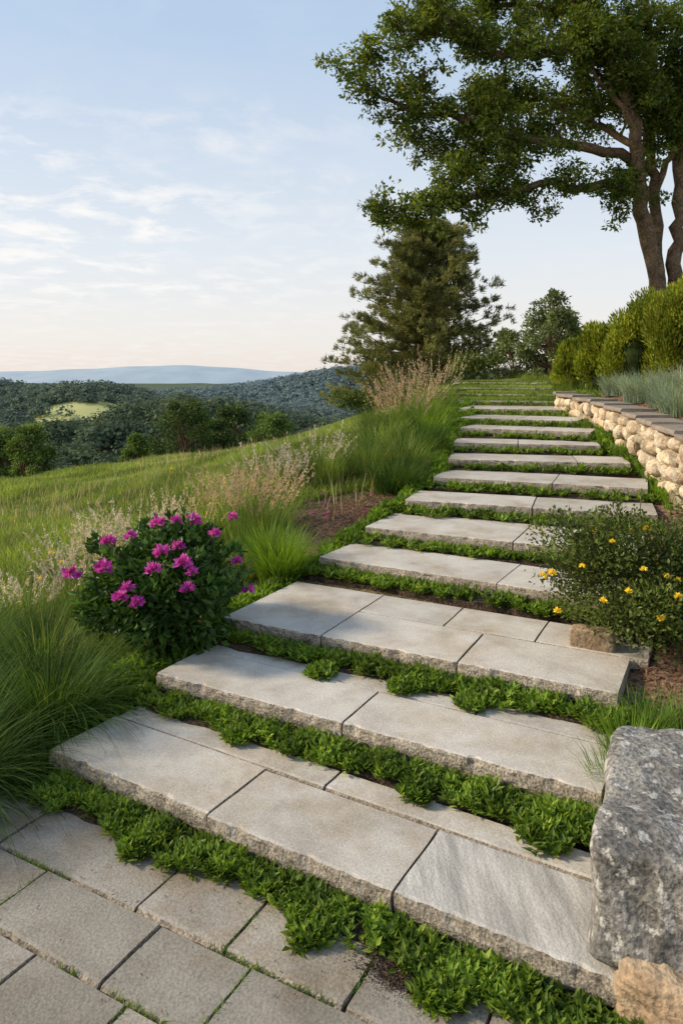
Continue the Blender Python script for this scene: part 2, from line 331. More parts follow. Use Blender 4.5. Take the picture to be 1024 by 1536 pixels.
def forest(x0,x1,y0,y1,N,size,quads,wedge,qs=.26):
    x=R.uniform(x0,x1,N); y=R.uniform(y0,y1,N)
    ok=~fieldm(x,y)&(np.abs(x/y+.23)<wedge)&~((np.abs(x+124)<22)&(y<348)&(y>315))
    x,y=x[ok],y[ok]; m=len(x); s=size*R.uniform(.55,1.45,m); z=zf(x,y)
    d=rvec(m*quads).reshape(m,quads,3); r=R.uniform(.5,1.15,(m,quads,1))
    d[...,2]=np.abs(d[...,2])*1.0-.15*R.uniform(0,1,(m,quads))
    P=np.stack([x,y,z+s*.30],1)[:,None]+d*r*(s[:,None,None]*np.array([.66,.66,.58]))
    P=P.reshape(-1,3); dd=norm(d.reshape(-1,3)+np.array([0,0,.35])); N_=norm(dd+rvec(len(P))*.6); D=norm(np.cross(rvec(len(P)),N_))
    ss=np.repeat(s,quads)*qs*R.uniform(.5,1.3,len(P))
    kites(mb_f,P-D*ss[:,None]*.5,D,N_,ss,ss*.8,0,lift=0,quad=True)
mb_f=MB()
forest(-190,60,95,330,2600,6.5,200,.36,.15)
forest(-380,40,330,620,6500,5.5,65,.36,.24)
forest(-420,120,600,900,6000,6,36,.40,.32)
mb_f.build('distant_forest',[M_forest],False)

# ---------------------------------------------------------------- slabs
def slab(mb,o,e,g,L,depth,zt,th,du=.02,jit=1.0,mt=0,mf=1,seed=0):
    prof=[(depth,-th),(depth,-.004),(depth-.004,0),(depth*.75,0),(depth*.5,0),(depth*.25,0),(.014,0),(.004,-.003),(0,-.010),(-.003,-th*.3),(-.005,-th*.55),(-.004,-th*.78),(0.002,-th)]
    nu=max(3,int(L/du)); us=np.linspace(0,L,nu+1); P=[]
    for u in us:
        for i,(s,z) in enumerate(prof):
            if i>=6:
                n1=mn.noise(Vector((u*9+seed*7,z*12,seed)))*.010+mn.noise(Vector((u*38+seed,z*70,3.1)))*.007
                chip=max(0,mn.noise(Vector((u*13+seed*3,1.7,9)))-.25)*.045
                if i<=7: n1*= .6
                s2=s+n1*jit+(chip*jit if i<=9 else 0); z2=z+(mn.noise(Vector((u*22+seed,5,i)))*.004*jit if i>6 else 0)-(chip*.25*jit if i in(7,8) else 0)
            else: s2=s; z2=z+(mn.noise(Vector((u*4+seed,s*6,2)))*.0015 if 2<=i else 0)
            P.append((u+ (mn.noise(Vector((s*20,z*30,seed+u)))*.004 if u in(0,L) else 0),s2,z2))
    P=np.array(P); W=np.zeros_like(P)
    W[:,0]=o[0]+P[:,0]*e[0]+P[:,1]*g[0]; W[:,1]=o[1]+P[:,0]*e[1]+P[:,1]*g[1]; W[:,2]=zt+P[:,2]
    k=len(prof); base=mb.n; FT=[];FF=[]
    for a in range(nu):
        for i in range(k-1):
            f=[a*k+i,(a+1)*k+i,(a+1)*k+i+1,a*k+i+1]
            (FT if 1<=i<=6 else FF).append(f)
        FF.append([a*k+k-1,(a+1)*k+k-1,(a+1)*k,a*k])
    mb.v.append(W); mb.f.append((np.array(FT)+base,mt)); mb.f.append((np.array(FF)+base,mf))
    mb.f.append((np.array([list(range(k))])+base,mf)); mb.f.append((np.array([[nu*k+i for i in range(k)][::-1]])+base,mf)); mb.n+=len(W)

joints={1:[.376,.70],2:[.50],3:[.30,.655],4:[.62],5:[.58],6:[.53],7:[.58],8:[.72],9:[.45],10:[.6],11:[.5],12:[.4]}
soil=MB(); TH=.072
treads=[]
for k in range(NS):
    l,r=Lp[k],Rp[k]; Ltot=np.linalg.norm(r-l); e=(r-l)/Ltot; g=np.array([-e[1],e[0]])
    nxt=(Lp[k+1]+Rp[k+1])/2 if k<NS-1 else (l+r)/2+g*1.6
    going=float((nxt-(l+r)/2)@g)
    treads.append((l,e,g,Ltot,going))
    if k<12:
        mb=MB(); js=[0]+joints[k+1]+[1]
        du=.013 if k<3 else (.025 if k<6 else .05)
        if k<2: dm=.355
        elif k==2: dm=.44
        else: dm=going-.17
        for i in range(len(js)-1):
            u0=js[i]*Ltot+(.005 if i else 0); u1=js[i+1]*Ltot-(.005 if i<len(js)-2 else 0)
            d2=dm if not(k==2 and i==0) else .80
            slab(mb,l+e*u0+g*R.uniform(-.008,.008)*(k<9),e,g,u1-u0,d2,Z[k]+R.uniform(-.002,.002),TH,du,mt=(2 if (k==0 and i==2) else 0),seed=k*5+i+1)
        if k<2:
            s0=dm+.016; js2=[-.0,.49,1.0] if k==0 else [0,.33,.72,1]
            for i in range(len(js2)-1):
                slab(mb,l+e*(js2[i]*Ltot+.006)+g*s0,e,g,(js2[i+1]-js2[i])*Ltot-.012,.13,Z[k]-.004,TH,.03,jit=.3,seed=k*9+i+50)
        if k==2:
            js2=[.30,.545,.78,1.04]
            for i in range(3):
                slab(mb,l+e*(js2[i]*Ltot+.006)+g*(.44+.012),e,g,(js2[i+1]-js2[i])*Ltot-.01,.345,Z[k]-.001,TH,.03,jit=.3,seed=k*9+i+70)
        mb.build('stone_step',[M_tread,M_face,M_treadS],False)
    zb=Z[k-1] if k else 0
    def box(s0,s1,z0,z1,u0=0,u1=Ltot):
        nu=60; V=[];F=[]
        for i in range(nu+1):
            u=u0+(u1-u0)*i/nu; ed=.03*mn.noise(Vector((u*7,k*1.7,s0)))
            for s,z in ((s0+ed,z0),(s0+ed,z1-.012),((s0+s1)/2,z1+R.uniform(-.004,.006)),(s1,z1),(s1,z0)):
                q=l+e*u+g*s; V.append((q[0],q[1],z))
        for i in range(nu):
            for j in range(4): F.append([i*5+j,(i+1)*5+j,(i+1)*5+j+1,i*5+j+1])
        soil.add(V,F)
        soil.add([V[0],V[1],V[2],V[3],V[4]],[[0,1,2,3,4]]); soil.add(V[-5:],[[4,3,2,1,0]])
    box(-.14,.03,zb-.2,zb+.011)
    box(.025,going-.1,Z[k]-.3,Z[k]-TH+.004,.01,Ltot-.01)
soil.build('planting_soil',[M_soil],False)
for k in range(12,NS):
    l,e,g,Lt,going=treads[k]
    mbx=MB(); slab(mbx,l,e,g,Lt,going-.25,Z[k],.05,.08,jit=2,seed=k); mbx.build('turf_step',[mt,M_face],False)

# ---------------------------------------------------------------- patio
e0=norm(np.array([.876,-.482])); g0=np.array([-e0[1],e0[0]]); A0=np.array([-.548,2.256])
rowsP=[(0.0,.385,[-1.30,-.785,-.12,.23,.63,.98,1.30]),(-.262,0,[-1.75,-1.36,-.96,-.509,0,.338,.72,1.1,1.5]),(-.54,-.262,[-1.8,-1.2,-.70,-.24,.12,.5,.9,1.3,1.7]),
 (-.83,-.54,[-1.8,-1.4,-.95,-.45,-.05,.35,.8,1.25,1.7]),(-1.12,-.83,[-1.8,-1.2,-.70,-.24,.12,.5,.9,1.3,1.7]),(-1.4,-1.12,[-1.8,-1.4,-.95,-.45,-.05,.35,.8,1.25,1.7]),(-1.7,-1.4,[-1.8,-1.2,-.70,-.24,.12,.5,.9,1.3,1.7])]
mb=MB(); jl=[]
for i,(a_,b_,js) in enumerate(rowsP):
    jl.append((A0+e0*js[0]+g0*a_,A0+e0*js[-1]+g0*a_))
    for j in range(len(js)-1):
        slab(mb,A0+e0*(js[j]+.006)+g0*(a_+.006),e0,g0,js[j+1]-js[j]-.012,b_-a_-.012,R.uniform(-.003,.003),.05,.03,jit=.5,seed=100+i*10+j)
        if j: jl.append((A0+e0*js[j]+g0*a_,A0+e0*js[j]+g0*b_))
mb.build('flagstone_patio',[M_paver,M_face],False)
mb=MB(); c=[A0+e0*u+g0*v for u,v in((-1.85,-1.75),(1.75,-1.75),(1.75,.42),(-1.32,.42),(-1.32,.0),(-1.85,0))]
mb.add([(q[0],q[1],-.014) for q in c],[[0,1,2,3,4,5]]); mb.build('patio_bedding_soil',[M_soil])
# crumbs of spilled soil on the patio
mb=MB(); N=2600; u=R.normal(0,.085,N); v=R.normal(0,.045,N); q=np.array([.20,2.06])+e0*u[:,None]+g0*v[:,None]
s_=.009*R.uniform(.3,1.3,N)*np.exp(-(u/.16)**2-(v/.08)**2)+.002
for d1 in range(3):
    D=rvec(N); kites(mb,np.c_[q,.003+s_*.3]-D*s_[:,None]*.5,D,rvec(N),s_,s_,0)
mb.build('spilled_soil',[M_dry])

mb=MB()
for (p,q) in jl:
    ln=np.linalg.norm(q-p); m=int(ln*460); t=R.uniform(0,1,m)
    nzv=np.array([mn.noise(Vector((*(p+(q-p)*tt)*3.2,1.7))) for tt in t]); t=t[nzv>.0]; m=len(t)
    if m<1: continue
    B=np.c_[p+(q-p)*t[:,None]+R.normal(0,.004,(m,2)),np.full(m,-.014)]
    blades(mb,B,R.uniform(0,6.28,m),R.uniform(.012,.038,m),R.uniform(.2,.9,m),.0035,2)
mb.build('joint_grass',[M_joint])

# ---------------------------------------------------------------- groundcover on steps
mb=MB()
def sprigs(B,h,leafL,nl):
    n=len(B)
    for i in range(nl):
        t=(i+.5)/nl
        az=R.uniform(0,6.28,n); el=R.uniform(.0,.8,n)+.5*t
        D=np.stack([np.cos(az)*np.cos(el),np.sin(az)*np.cos(el),np.sin(el)],1)
        P=B+np.stack([R.normal(0,.006,n),R.normal(0,.006,n),h*t*R.uniform(.7,1.1,n)],1)
        N=norm(np.array([0,0,1.0])+rvec(n)*.45)
        l=leafL*R.uniform(.5,1.4,n); kites(mb,P,D,N,l,l*R.uniform(.32,.52,n),0,lift=.2)
for k in range(NS):
    l,e,g,Lt,going=treads[k]; zb=Z[k-1] if k else 0
    dens=[1500,1250,1000,700,550,420,330,280,240,200,180,160,120,110,100,100][k]
    m=int(dens*Lt*.55) ; u=R.uniform(-.03,1.02,m)*Lt
    edge=np.array([.14+.08*mn.noise(Vector((uu*4,k*3.3,0)))+.06*mn.noise(Vector((uu*14,k*3.3,0))) for uu in u])
    s=-.012-R.uniform(0,1,m)**.9*edge
    q=l+e*u[:,None]+g*s[:,None]
    patch=np.array([mn.noise(Vector((uu*5.5,k*5.1,8))) for uu in u])
    keep=patch>-.28; keep|=R.uniform(0,1,m)<.25
    B=np.c_[q,zb+.006+0*u][keep]
    prof_=np.interp(np.abs(s),[0,.05,.10,.2],[.020,.040,.038,.014])
    hh=(prof_*np.array([1+1.0*mn.noise(Vector((uu*9,k*2.1,4))) for uu in u]))[keep]
    sc=1+.10*k
    sprigs(B,np.clip(hh,.008,.07)*(1 if k<8 else .8),.030*min(sc,1.7),8 if k<4 else 6)
for (k,u,s,r_) in [(1,.56,.52,.1),(2,.36,-.22,.07),(2,.56,-.2,.06),(1,.93,-.2,.09),(2,.72,-.2,.07),(1,.97,.0,.08),(0,1.0,.45,.09),(0,.30,-.17,.05),(0,.62,-.18,.06),(0,.8,-.17,.07),(1,.3,-.17,.05),(1,.7,-.17,.06)]:
    l,e,g,Lt,going=treads[k]; m=90
    zb=Z[k] if s>0 else Z[k-1] if k else 0
    a_=R.uniform(0,6.28,m); rr=r_*np.sqrt(R.uniform(0,1,m))
    q=l+e*(u*Lt)+g*s; B=np.c_[q[0]+np.cos(a_)*rr,q[1]+np.sin(a_)*rr,np.full(m,zb)]
    sprigs(B,.045*(1-rr/r_*.6),.034,8)
mb.build('groundcover_plants',[M_cover])

# ---------------------------------------------------------------- boulders on right
def rockmesh(mb,c,size,rot,seed,p=.35,amp=.05,sub=14,shear=(0,0),mat=0,taper=0,facet=0):
    mb=mb or MB(); c=np.array(c); V=[];F=[]
    idx=0
    lin=np.linspace(-1,1,sub+1)
    for ax in range(3):
        for sg in(-1,1):
            A,B=np.meshgrid(lin,lin); P=np.zeros((sub+1,sub+1,3)); P[...,ax]=sg; P[...,(ax+1)%3]=A; P[...,(ax+2)%3]=B
            Q=P.reshape(-1,3)
            pw=2/p; nr=(np.abs(Q)**pw).sum(1)**(1/pw); S=Q/nr[:,None]
            V.append(S)
            I=(np.arange(sub)[:,None]*(sub+1)+np.arange(sub)[None]).ravel()+idx
            f=np.stack([I,I+1,I+sub+2,I+sub+1],1)
            F.append(f if sg>0 else f[:,::-1]); idx+=(sub+1)**2
    V=np.concatenate(V); F=np.concatenate(F); sz=np.array(size)/2
    W=V*sz; ms=max(size)
    for i in range(len(W)):
        w=W[i]; q=Vector(w/ms*2.2+seed*5.1)
        d=mn.fractal(q,1.0,2.0,5)*amp*ms + abs(mn.noise(q*2.3))*amp*ms*.5
        if facet: d+= (abs(mn.noise(q*1.3))*-1)*facet*ms-abs(mn.noise(q*4.1+Vector((3,1,2))))*facet*ms*.5+mn.noise(q*13)*facet*ms*.10
        W[i]=w+V[i]/max(np.linalg.norm(V[i]),1e-6)*d
    W[:,0]+=W[:,2]*shear[0]; W[:,1]+=W[:,2]*shear[1]
    cr,sr=math.cos(rot),math.sin(rot)
    X_=W[:,0]*cr-W[:,1]*sr; Y_=W[:,0]*sr+W[:,1]*cr
    W=np.stack([X_,Y_,W[:,2]],1)+c
    mb.add(W,F,mat); return mb
def rock(name,c,size,rot,mat,seed,**k):
    return rockmesh(None,c,size,rot,seed,**k).build(name,[mat],True)
rot0=math.atan2(e0[1],e0[0])
def off(o,u,s): return np.array(o)+e0*u+g0*s
q=off((.66,2.00),.42,.40)
rock('granite_boulder',(q[0],q[1],.275),(.86,.84,.32),rot0+.05,M_bould,1,p=.13,amp=.026,sub=90,shear=(0,.12),facet=.05)
q=off((.69,1.92),.17,.08); rock('tan_boulder',(q[0],q[1],.08),(.28,.26,.20),rot0-.15,M_tan,2,p=.3,amp=.05,sub=34,facet=.07)
q=off((.71,1.93),.47,.06); rock('tan_boulder',(q[0],q[1],.06),(.32,.26,.22),rot0+.2,M_tan,3,p=.3,amp=.05,sub=30,facet=.07)
q=off((.78,1.82),.2,-.02); rock('granite_boulder',(q[0],q[1],-.03),(.34,.2,.13),rot0,M_bould,4,p=.3,amp=.05,sub=30,facet=.05)
rock('tan_boulder',(1.27,3.72,.335),(.22,.09,.12),rot0,M_tan,6,p=.3,amp=.03,sub=16)

# ---------------------------------------------------------------- retaining wall
par=empty('stone_retaining_wall')
mb=MB(); yw=np.linspace(4.75,10.9,400); xw=xwall(yw)
cum=np.r_[0,np.cumsum(np.hypot(np.diff(xw),np.diff(yw)))]
def wpt(s): y=np.interp(s,cum,yw); return xwall(y),y
sid=0
for course in range(6):
    s=R.uniform(0,.1); 
    while s<cum[-1]-.05:
        w=R.uniform(.10,.27); x,y=wpt(s+w/2); hcourse=.135
        zg=float(hz(np.array([x-.12]),np.array([y]))[0])-.06
        tp=capz(y)-.055
        z0=tp-(course+1)*hcourse
        if z0+hcourse>zg-.02:
            x2,y2=wpt(s+w/2+.05); x1,y1=wpt(s+w/2-.05); rt=math.atan2(y2-y1,x2-x1)
            hh=min(hcourse*R.uniform(.75,1.35),w*1.2)
            rockmesh(mb,(x+.02+R.uniform(-.05,.02),y,min(z0+hcourse/2+R.uniform(-.04,.04),tp-hh/2)),(w*.98,.24,hh),rt+R.uniform(-.2,.2),sid,p=R.uniform(.55,.95),amp=.09,sub=9,shear=(R.uniform(-.45,.45),0)); 
        s+=w*.93; sid+=1
mb.build('wall_stones',[M_wall],True,par)
mb=MB(); V=[];F=[]
for i,s in enumerate(np.linspace(0,cum[-1],40)):
    x,y=wpt(s); t=capz(y)-.06
    V+= [(x-.02,y,t-.75),(x-.02,y,t),(x+.18,y,t),(x+.18,y,t-.75)]
    if i: 
        b_=(i-1)*4
        for j in range(4): F.append([b_+j,b_+4+j,b_+4+(j+1)%4,b_+(j+1)%4])
F+= [[0,1,2,3],[len(V)-1,len(V)-2,len(V)-3,len(V)-4]]
mb.add(V,F); mb.build('mortar_core',[M_mortar],False,par)
mb=MB(); s=0; sid=0
while s<cum[-1]-.1:
    w=R.uniform(.5,.85); w=min(w,cum[-1]-s); x1,y1=wpt(s+.004); x2,y2=wpt(s+w-.004)
    d=np.array([x2-x1,y2-y1]); ln=np.linalg.norm(d); d/=ln; gg=np.array([-d[1],d[0]])
    slab(mb,np.array([x2,y2])+gg*.13,-d,-gg,ln,.34,capz((y1+y2)/2)+R.uniform(-.004,.004),.045,.04,seed=300+sid,mt=0,mf=0); s+=w; sid+=1
mb.build('cap_stones',[M_cap],False,par)

# ---------------------------------------------------------------- grasses
def gz(x,y): return float(hz(np.array([float(x)]),np.array([float(y)]))[0])
def clump(name,x,y,n,L,r,bend,w,mat,segs=5,plume=None,pn=0,pl=.3,ph=None):
    z=gz(x,y)-.02; mb=MB()
    a_=R.uniform(0,6.28,n); rr=r*np.sqrt(R.uniform(0,1,n))
    B=np.c_[x+np.cos(a_)*rr,y+np.sin(a_)*rr,np.full(n,z)]
    az=a_+R.normal(0,.6,n)
    blades(mb,B,az,L*R.uniform(.55,1.1,n),bend*R.uniform(.45,1.25,n)*(0.35+.65*rr/r),w*R.uniform(.7,1.2,n),segs)
    if pn: plumes(mb,x,y,pn,ph or L*1.15,r,.012*1.0,1,pl)
    return mb.build(name,[mat]+([plume] if plume else []))
def plumes(mb,x,y,n,H,r,wid,mat,pl=.3,per=26):
    a_=R.uniform(0,6.28,n); rr=r*np.sqrt(R.uniform(0,1,n))
    bx=x+np.cos(a_)*rr; by=y+np.sin(a_)*rr
    B=np.c_[bx,by,hz(bx,by)]
    rows=blades(mb,B,a_+R.normal(0,.5,n),H*R.uniform(.65,1.15,n),R.uniform(.1,.45,n),.004,4,0)
    top=rows[-1][0]; mid=rows[-2][0]
    t=R.uniform(-.35,1.0,(n,per,1))
    P=mid[:,None]+(top-mid)[:,None]*t*1.05
    ax=norm(top-mid)[:,None]
    D=norm(ax+R.normal(size=(n,per,3))*.55)
    P=P.reshape(-1,3); D=D.reshape(-1,3)
    kites(mb,P,D,rvec(len(P)),.028*R.uniform(.4,1.3,len(P)),wid*.7,mat)
clump('fountain_grass',-1.60,2.86,1700,.66,.19,1.35,.006,M_darkg,7)
clump('fountain_grass',-1.36,3.42,1700,.60,.18,1.35,.0055,M_darkg,7)
clump('fountain_grass',-2.0,3.45,1200,.64,.22,1.2,.006,M_darkg,6)
clump('fountain_grass',-2.1,4.0,1100,.55,.26,1.1,.006,M_darkg,5)
clump('fountain_grass',-1.62,4.0,700,.46,.2,1.0,.006,M_midg,5)
clump('fountain_grass',-2.2,2.9,900,.7,.24,1.1,.007,M_darkg,5)
clump('fountain_grass',-2.2,4.6,700,.45,.26,1.0,.006,M_midg,5)
clump('bright_sedge',-.42,5.05,750,.44,.14,.75,.008,M_brightg,5)
clump('bright_sedge',-.52,5.3,400,.42,.12,.7,.007,M_brightg,5)
for (x,y,L,r,nb,mt_) in [(.52,7.0,.42,.2,900,M_darkg),(.25,7.6,.55,.24,800,M_midg),(-.12,7.4,.55,.22,600,M_midg),(.62,7.6,.5,.24,700,M_midg),(.9,8.2,.5,.25,600,M_darkg),(.45,8.4,.55,.28,600,M_midg),
    (1.05,9.2,.5,.26,500,M_brightg),(.6,9.6,.55,.3,500,M_midg),(1.2,10.2,.5,.3,450,M_brightg),(1.35,11.3,.6,.3,400,M_midg),(1.5,12.4,.6,.3,350,M_brightg),(-.35,7.6,.5,.25,400,M_midg),(-.62,6.2,.45,.2,320,M_midg)]:
    clump('ornamental_grass',x,y,nb,L,r,.9,.009 if y>8 else .007,mt_,4)
clump('feather_reed_grass',.95,9.9,350,.5,.3,.5,.008,M_midg,4,M_pink,110,.3,.85)
clump('feather_reed_grass',.75,9.3,300,.45,.3,.5,.008,M_midg,4,M_pink,90,.3,.75)
clump('feather_reed_grass',1.55,11.8,300,.5,.3,.5,.008,M_midg,4,M_plume,60,.3,.9)
clump('feather_reed_grass',-.68,5.95,350,.42,.26,.5,.006,M_midg,4,M_pink,75,.3,.60)
clump('feather_reed_grass',-.9,6.4,300,.4,.3,.5,.006,M_midg,4,M_pink,70,.3,.56)
clump('feather_reed_grass',-1.25,6.2,300,.38,.32,.5,.006,M_midg,4,M_plume,45,.3,.46)
clump('feather_reed_grass',-.62,7.0,250,.42,.3,.5,.006,M_midg,4,M_white,55,.3,.56)
clump('feather_reed_grass',-.3,7.5,250,.42,.3,.5,.006,M_midg,4,M_white,55,.3,.56)
clump('feather_reed_grass',-1.72,4.95,300,.4,.22,.5,.005,M_midg,4,M_white,95,.3,.58)
clump('feather_reed_grass',-1.5,5.3,300,.4,.22,.5,.005,M_midg,4,M_white,90,.3,.60)
clump('feather_reed_grass',-1.95,4.6,250,.4,.2,.5,.005,M_midg,4,M_white,40,.3,.46)
for (x,y,mt_,L) in [(3.75,9.2,M_blueg,.48),(3.95,8.6,M_blueg,.48),(3.7,8.3,M_blueg,.42),(3.9,7.6,M_paleg,.58),(3.6,7.0,M_paleg,.52),(3.95,6.8,M_paleg,.6),(3.65,6.3,M_paleg,.5),(3.8,10.1,M_blueg,.36),(3.55,7.7,M_blueg,.36),(4.3,7.3,M_paleg,.55)]:
    clump('blue_fescue_grass' if mt_==M_blueg else 'silver_grass',x,y,650,L,.2,.75,.009,mt_,4)
for (x,y,L,r,nb) in [(3.7,11.2,.4,.3,300),(3.95,12.3,.5,.35,300),(3.5,10.9,.35,.2,250)]:
    clump('ornamental_grass',x,y,nb,L,r,.6,.009,M_midg,3)
for (x,y,L,r,nb,mt_) in [(1.04,2.72,.24,.09,260,M_brightg),(1.15,2.92,.24,.1,260,M_brightg),(1.3,3.1,.2,.1,220,M_joint),(.96,2.5,.2,.06,160,M_brightg),(2.72,5.95,.2,.1,200,M_brightg),(2.95,7.0,.22,.12,220,M_joint),(2.98,7.7,.2,.12,200,M_joint),(2.98,8.3,.2,.1,180,M_joint),(1.4,2.95,.22,.1,160,M_joint),(3.0,9.1,.2,.1,150,M_joint)]:
    clump('border_grass',x,y,nb,L,r,.6,.006,mt_,3)
mb=MB()
def leafpatch(x,y,r,n,h,l):
    a_=R.uniform(0,6.28,n); rr=r*np.sqrt(R.uniform(0,1,n)); bx=x+np.cos(a_)*rr; by=y+np.sin(a_)*rr
    B=np.c_[bx,by,hz(bx,by)+.01]; 
    sprigs(B,h*(1-.6*rr/r),l,6)
for k in range(12):
    l,e,g,Lt,going=treads[k]
    for s in np.arange(0,going,.12):
        q=l-e*R.uniform(.05,.12)+g*s; leafpatch(q[0],q[1],.09,34,.09,.04*(1+.06*k))
        if k>5: q=l+e*(Lt+.08)+g*s; leafpatch(q[0],q[1],.09,24,.08,.05)
for x,y in [(-1.15,3.75),(-1.05,3.9),(-1.3,3.6),(-1.0,3.75),(-1.35,3.25),(-1.25,3.35),(-1.4,3.1)]: leafpatch(x,y,.12,60,.12,.045)
mb.build('border_leafy_plants',[M_brightg])

# ---------------------------------------------------------------- flowers / shrubs
def flower(mb,c,r,n,mat,up=.6):
    d=rvec(n); d[:,2]=np.abs(d[:,2])*1.1-.2; d=norm(d)
    P=np.array(c)+d*r*.25; kites(mb,P,norm(d+rvec(n)*.25),norm(rvec(n)+d),r*R.uniform(.6,1.05,n),r*.55,mat,lift=.25)
def shrub(name,c,rad,nl,L,W,mat,flowers=None,fm=None,fr=.035,lobes=14,core=.62):
    mb=MB(); c=np.array(c,float); rad=np.array(rad)
    zg=c[2]-rad[2]
    for i in range(26):
        d=rvec(1)[0]; d[2]=abs(d[2]); tip=c+d*rad*.85
        tube(mb,smoothline([(c[0]+R.normal(0,.03),c[1]+R.normal(0,.03),zg-.02),(c+tip)/2+np.array([0,0,-.05]),tip],6),[.007,.006,.005,.004,.003,.002],5,1)
    for i in range(lobes):
        d=norm(rvec(1)[0]*np.array([1,1,.9])); q=c+d*rad*R.uniform(.5,.85)
        cluster(mb,q,rad*R.uniform(.28,.45),nl//lobes,L,W,0,up=.35,fill=.5)
    for i in range(16):   # loose shoots
        d=norm(rvec(1)[0]+np.array([0,0,.8])); q0=c+d*rad*.8; q1=c+d*rad*R.uniform(1.05,1.25)
        tube(mb,[q0,q1],[.003,.0015],4,1)
        t=R.uniform(0,1,(18,1)); P=q0+(q1-q0)*t; kites(mb,P,norm(d+rvec(18)*.9),rvec(18),L*R.uniform(.6,1.1,18),W,0)
    cluster(mb,c,rad*.8,nl//4,L,W,0,up=.35,fill=.4)
    if flowers:
        for f in flowers:
            f=np.array(f); b_=c*.5+f*.5
            tube(mb,[b_,f],[.003,.002],5,1); flower(mb,f,fr*R.uniform(.7,1.2),46,2)
    return mb.build(name,[mat,M_twig]+([fm] if fm else []))
pc=np.array((-.98,4.08,.47)); fl=[]
for (x,y,z) in [(-1.12,3.9,.82),(-1.0,4.0,.86),(-.90,4.0,.88),(-.82,4.05,.87),(-.62,4.2,.86),(-.85,3.82,.78),(-.93,3.8,.76),(-.75,3.70,.68),(-.77,3.66,.61),(-1.06,3.64,.62),(-1.01,3.62,.55),(-1.36,3.7,.67),(-.52,4.1,.47),(-1.10,3.65,.57),(-.57,4.0,.66),(-.8,3.72,.72),(-1.22,3.85,.80),(-.94,3.66,.70),(-.68,3.95,.82),(-1.2,3.7,.70)]: fl.append((x,y,z))
shrub('peony_bush',pc,(.47,.40,.36),7400,.058,.030,M_rose,fl,M_mag,.043,lobes=26)
yf=[(1.30,3.75,.88),(1.46,3.7,.89),(1.54,3.7,.90),(1.33,3.6,.86),(1.18,3.6,.74),(1.44,3.5,.75),(1.55,3.5,.72),(1.06,3.6,.52),(1.56,3.4,.65),(1.25,3.5,.60),(1.06,3.7,.68),(1.35,3.45,.66),(1.48,3.4,.55),(1.60,3.5,.70),(1.02,3.72,.66),(1.8,3.6,.85)]
shrub('yellow_flowering_shrub',(1.53,3.80,.60),(.56,.42,.40),22000,.026,.013,M_ybush,yf,M_yel,.021,lobes=36)
shrub('yellow_flowering_shrub',(2.3,4.2,.7),(.45,.42,.36),8000,.028,.013,M_ybush,[(2.0,4.0,1.0),(2.2,3.9,1.02)],M_yel,.021,lobes=20)
mb=MB()
for i in range(14):
    x=R.uniform(-.4,.3); y=R.uniform(6.2,7.0); z=gz(x,y); flower(mb,(x,y,z+R.uniform(.01,.05)),.02,12,0)
    m=5; cluster(mb,(x,y,z+.02),.04,m,.03,.012,1)
mb.build('pink_creeping_flowers',[M_mag,M_rose])
mb=MB()
for (x,y) in [(-1.98,5.0),(-1.62,4.8),(-1.17,4.6),(-1.87,4.9),(-1.97,4.8),(-1.9,8.2)]:
    zg=gz(x,y); z=zg+R.uniform(.3,.45); tube(mb,[(x,y,zg),(x,y,z)],[.003,.002],5,1); flower(mb,(x,y,z),.02,20,0)
mb.build('yellow_wildflowers',[M_yel,M_cover])
# hedge
mb=MB()
hp=[(4.1,12.9,.45,.95),(4.25,12.0,.5,1.05),(4.45,11.1,.55,1.15),(4.7,10.2,.6,1.25),(5.0,9.3,.62,1.35),(5.4,8.5,.65,1.4),(5.8,7.7,.7,1.4),(5.4,10.2,.7,1.4),(5.1,11.6,.7,1.3)]
for x,y,r,h in hp:
    z=gz(x,y); 
    for j in range(14):
        a_=R.uniform(0,6.28); t=R.uniform(0,1); rr=r*.6*(1-.5*t)
        cx,cy,cz=x+math.cos(a_)*rr,y+math.sin(a_)*rr,z+h*(.15+.7*t)
        n_=900; d=rvec(n_); d[:,2]=d[:,2]*1.1; 
        P=np.array([cx,cy,cz])+d*(R.uniform(0,1,(n_,1))**.4)*np.array([r*.40,r*.40,h*.24])
        D=norm(d*.6+rvec(n_)*.5+np.array([0,0,1.0])); kites(mb,P,D,norm(rvec(n_)+d),.08*R.uniform(.6,1.3,n_),.024,0)
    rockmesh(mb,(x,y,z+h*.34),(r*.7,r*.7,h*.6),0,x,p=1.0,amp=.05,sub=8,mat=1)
mb.build('evergreen_hedge',[M_hedge,M_core])

